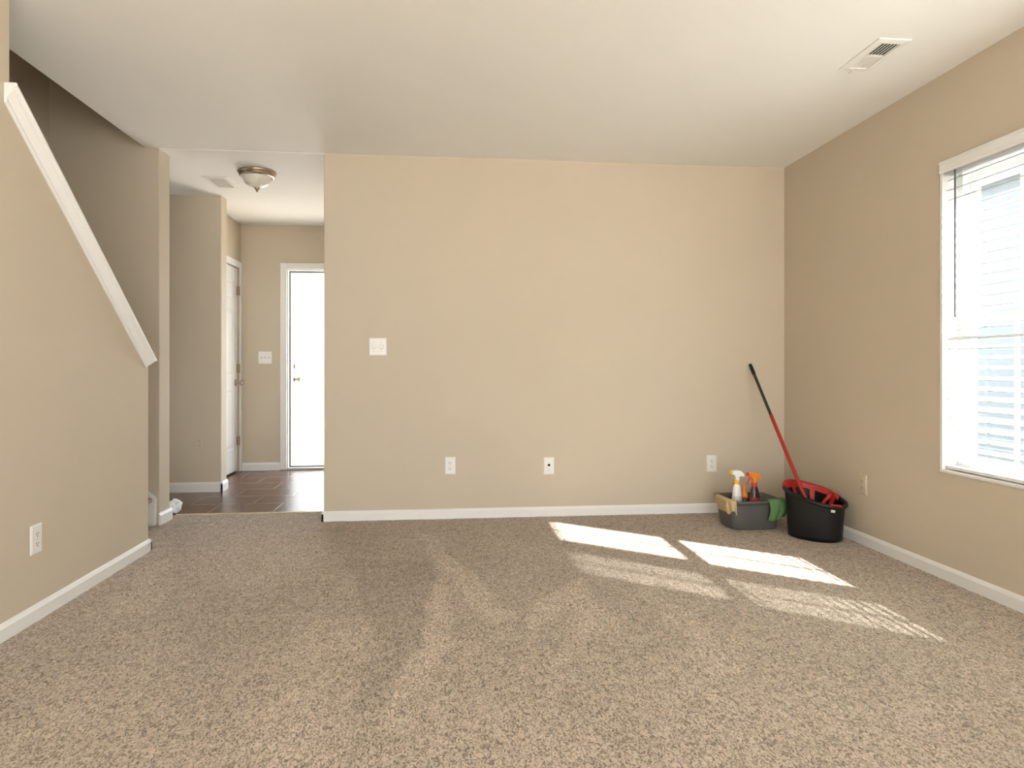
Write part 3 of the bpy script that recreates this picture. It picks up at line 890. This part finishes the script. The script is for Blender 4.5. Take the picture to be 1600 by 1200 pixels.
# spray bottles
def spray(loc, rz, label, mb, mh, mn, mc, ml, total=.34, bodyw=.035, sc=1.0, mtrig=None):
    o = empty('spray_bottle', loc, (0, 0, rz)); thing(o, label, 'spray bottle')
    k = total/.34
    bm = bmesh.new()
    pr = [(.028, 0), (.034, .004), (bodyw, .012), (bodyw, .12), (.034, .155), (.030, .195), (.024, .235), (.018, .252), (.016, .258), (.016, .268)]
    rings = []
    for r, z in pr: rings.append([(r*math.cos(a)*1.0, r*math.sin(a)*.78, z*k) for a in [2*math.pi*i/32 for i in range(32)]])
    loft(bm, rings); bd = link('bottle_body', bm, mb, o, smooth=True)
    bm = bmesh.new()
    rings = []
    for z in (.06, .10, .15, .185):
        r = bodyw if z <= .12 else (bodyw+(.033-bodyw)*(z-.12)/.065)
        rings.append([((r+.0008)*math.cos(a), (r+.0008)*math.sin(a)*.78, z*k) for a in [math.radians(200)+math.radians(140)*i/16 for i in range(17)]])
    R = [[bm.verts.new(p) for p in r] for r in rings]
    for a_ in range(3):
        for i in range(16): bm.faces.new((R[a_][i], R[a_][i+1], R[a_+1][i+1], R[a_+1][i]))
    link('bottle_label', bm, ml, o, smooth=True)
    bm = bmesh.new(); lathe(bm, [(.014, .258*k), (.019, .259*k), (.019, .280*k), (.016, .283*k), (.010, .283*k)], 24); link('collar', bm, mc, o, smooth=False)
    # sprayer head, nozzle towards -x
    b = .283*k
    bm = bmesh.new()
    sh = [(.012, b-.002), (.012, b+.018), (.020, b+.024), (.046, b+.020), (.050, b+.026), (.040, b+.044), (.026, b+.057), (.008, b+.062), (-.034, b+.062), (-.036, b+.036), (-.024, b+.034), (-.016, b+.026), (-.012, b+.014), (-.012, b-.002)]
    prism(bm, sh, 1, -.012, .012); link('sprayer_head', bm, mh, o, bevel=.004, seg=3)
    bm = bmesh.new(); box(bm, -.050, -.036, -.011, .011, b+.040, b+.064)
    link('nozzle', bm, mn, o, bevel=.002)
    bm = bmesh.new(); prism(bm, [(-.028, b+.036), (-.034, b+.036), (-.040, b+.015), (-.046, b-.004), (-.052, b-.016), (-.046, b-.018), (-.039, b-.006), (-.033, b+.014), (-.024, b+.034)], 1, -.007, .007)
    link('trigger', bm, mtrig or mn, o, bevel=.0015)
    return o
spray((1.843, 4.005, .014), math.radians(6), 'white spray bottle with yellow nozzle in the grey tub', M_white_b, M_white_h, M_yellow, M_amber, mat('label_pale', (.62, .58, .62), .4, noise=.3, nscale=50), total=.345, mtrig=mat('trigger_olive', (.50, .42, .10), .4))
spray((1.968, 4.02, .010), math.radians(-5), 'dark spray bottle with orange and red sprayer in the grey tub', M_maroon, M_orange, M_rednz, M_rednz, M_label, total=.325)
# squeeze bottle with tapered orange top
o = empty('squeeze_bottle', (1.921, 4.07, .010)); thing(o, 'squeeze bottle with tapered orange top between the two spray bottles', 'bottle')
bm = bmesh.new(); lathe(bm, [(.026, 0), (.029, .006), (.029, .15), (.024, .165), (.015, .17)], 28); link('bottle_body', bm, M_maroon, o, smooth=True)
bm = bmesh.new(); lathe(bm, [(.027, .165), (.026, .180), (.020, .200), (.011, .232), (.008, .250), (.002, .252)], 28); x = link('tapered_top', bm, M_orange, o, smooth=True); x['label'] = 'orange tapered top'

# ============================================================ small white bundle by the post
bm = bmesh.new(); bmesh.ops.create_icosphere(bm, subdivisions=4, radius=.05)
rs = random.Random(2)
from mathutils import noise as mn
for v_ in bm.verts:
    n_ = mn.noise(v_.co*26)*.020+abs(mn.noise(v_.co*55+Vector((5, 1, 2))))*.012-.006
    v_.co += v_.co.normalized()*n_
    v_.co.x *= .80; v_.co.z *= 1.0
    v_.co.z = max(v_.co.z, -.045)
o = link('plastic_wrap', bm, M_whitebag, None, smooth=True); o.location = (-1.895, 4.80, .046)
thing(o, 'small crumpled white bundle on the floor beside the foyer wall end', 'bundle')
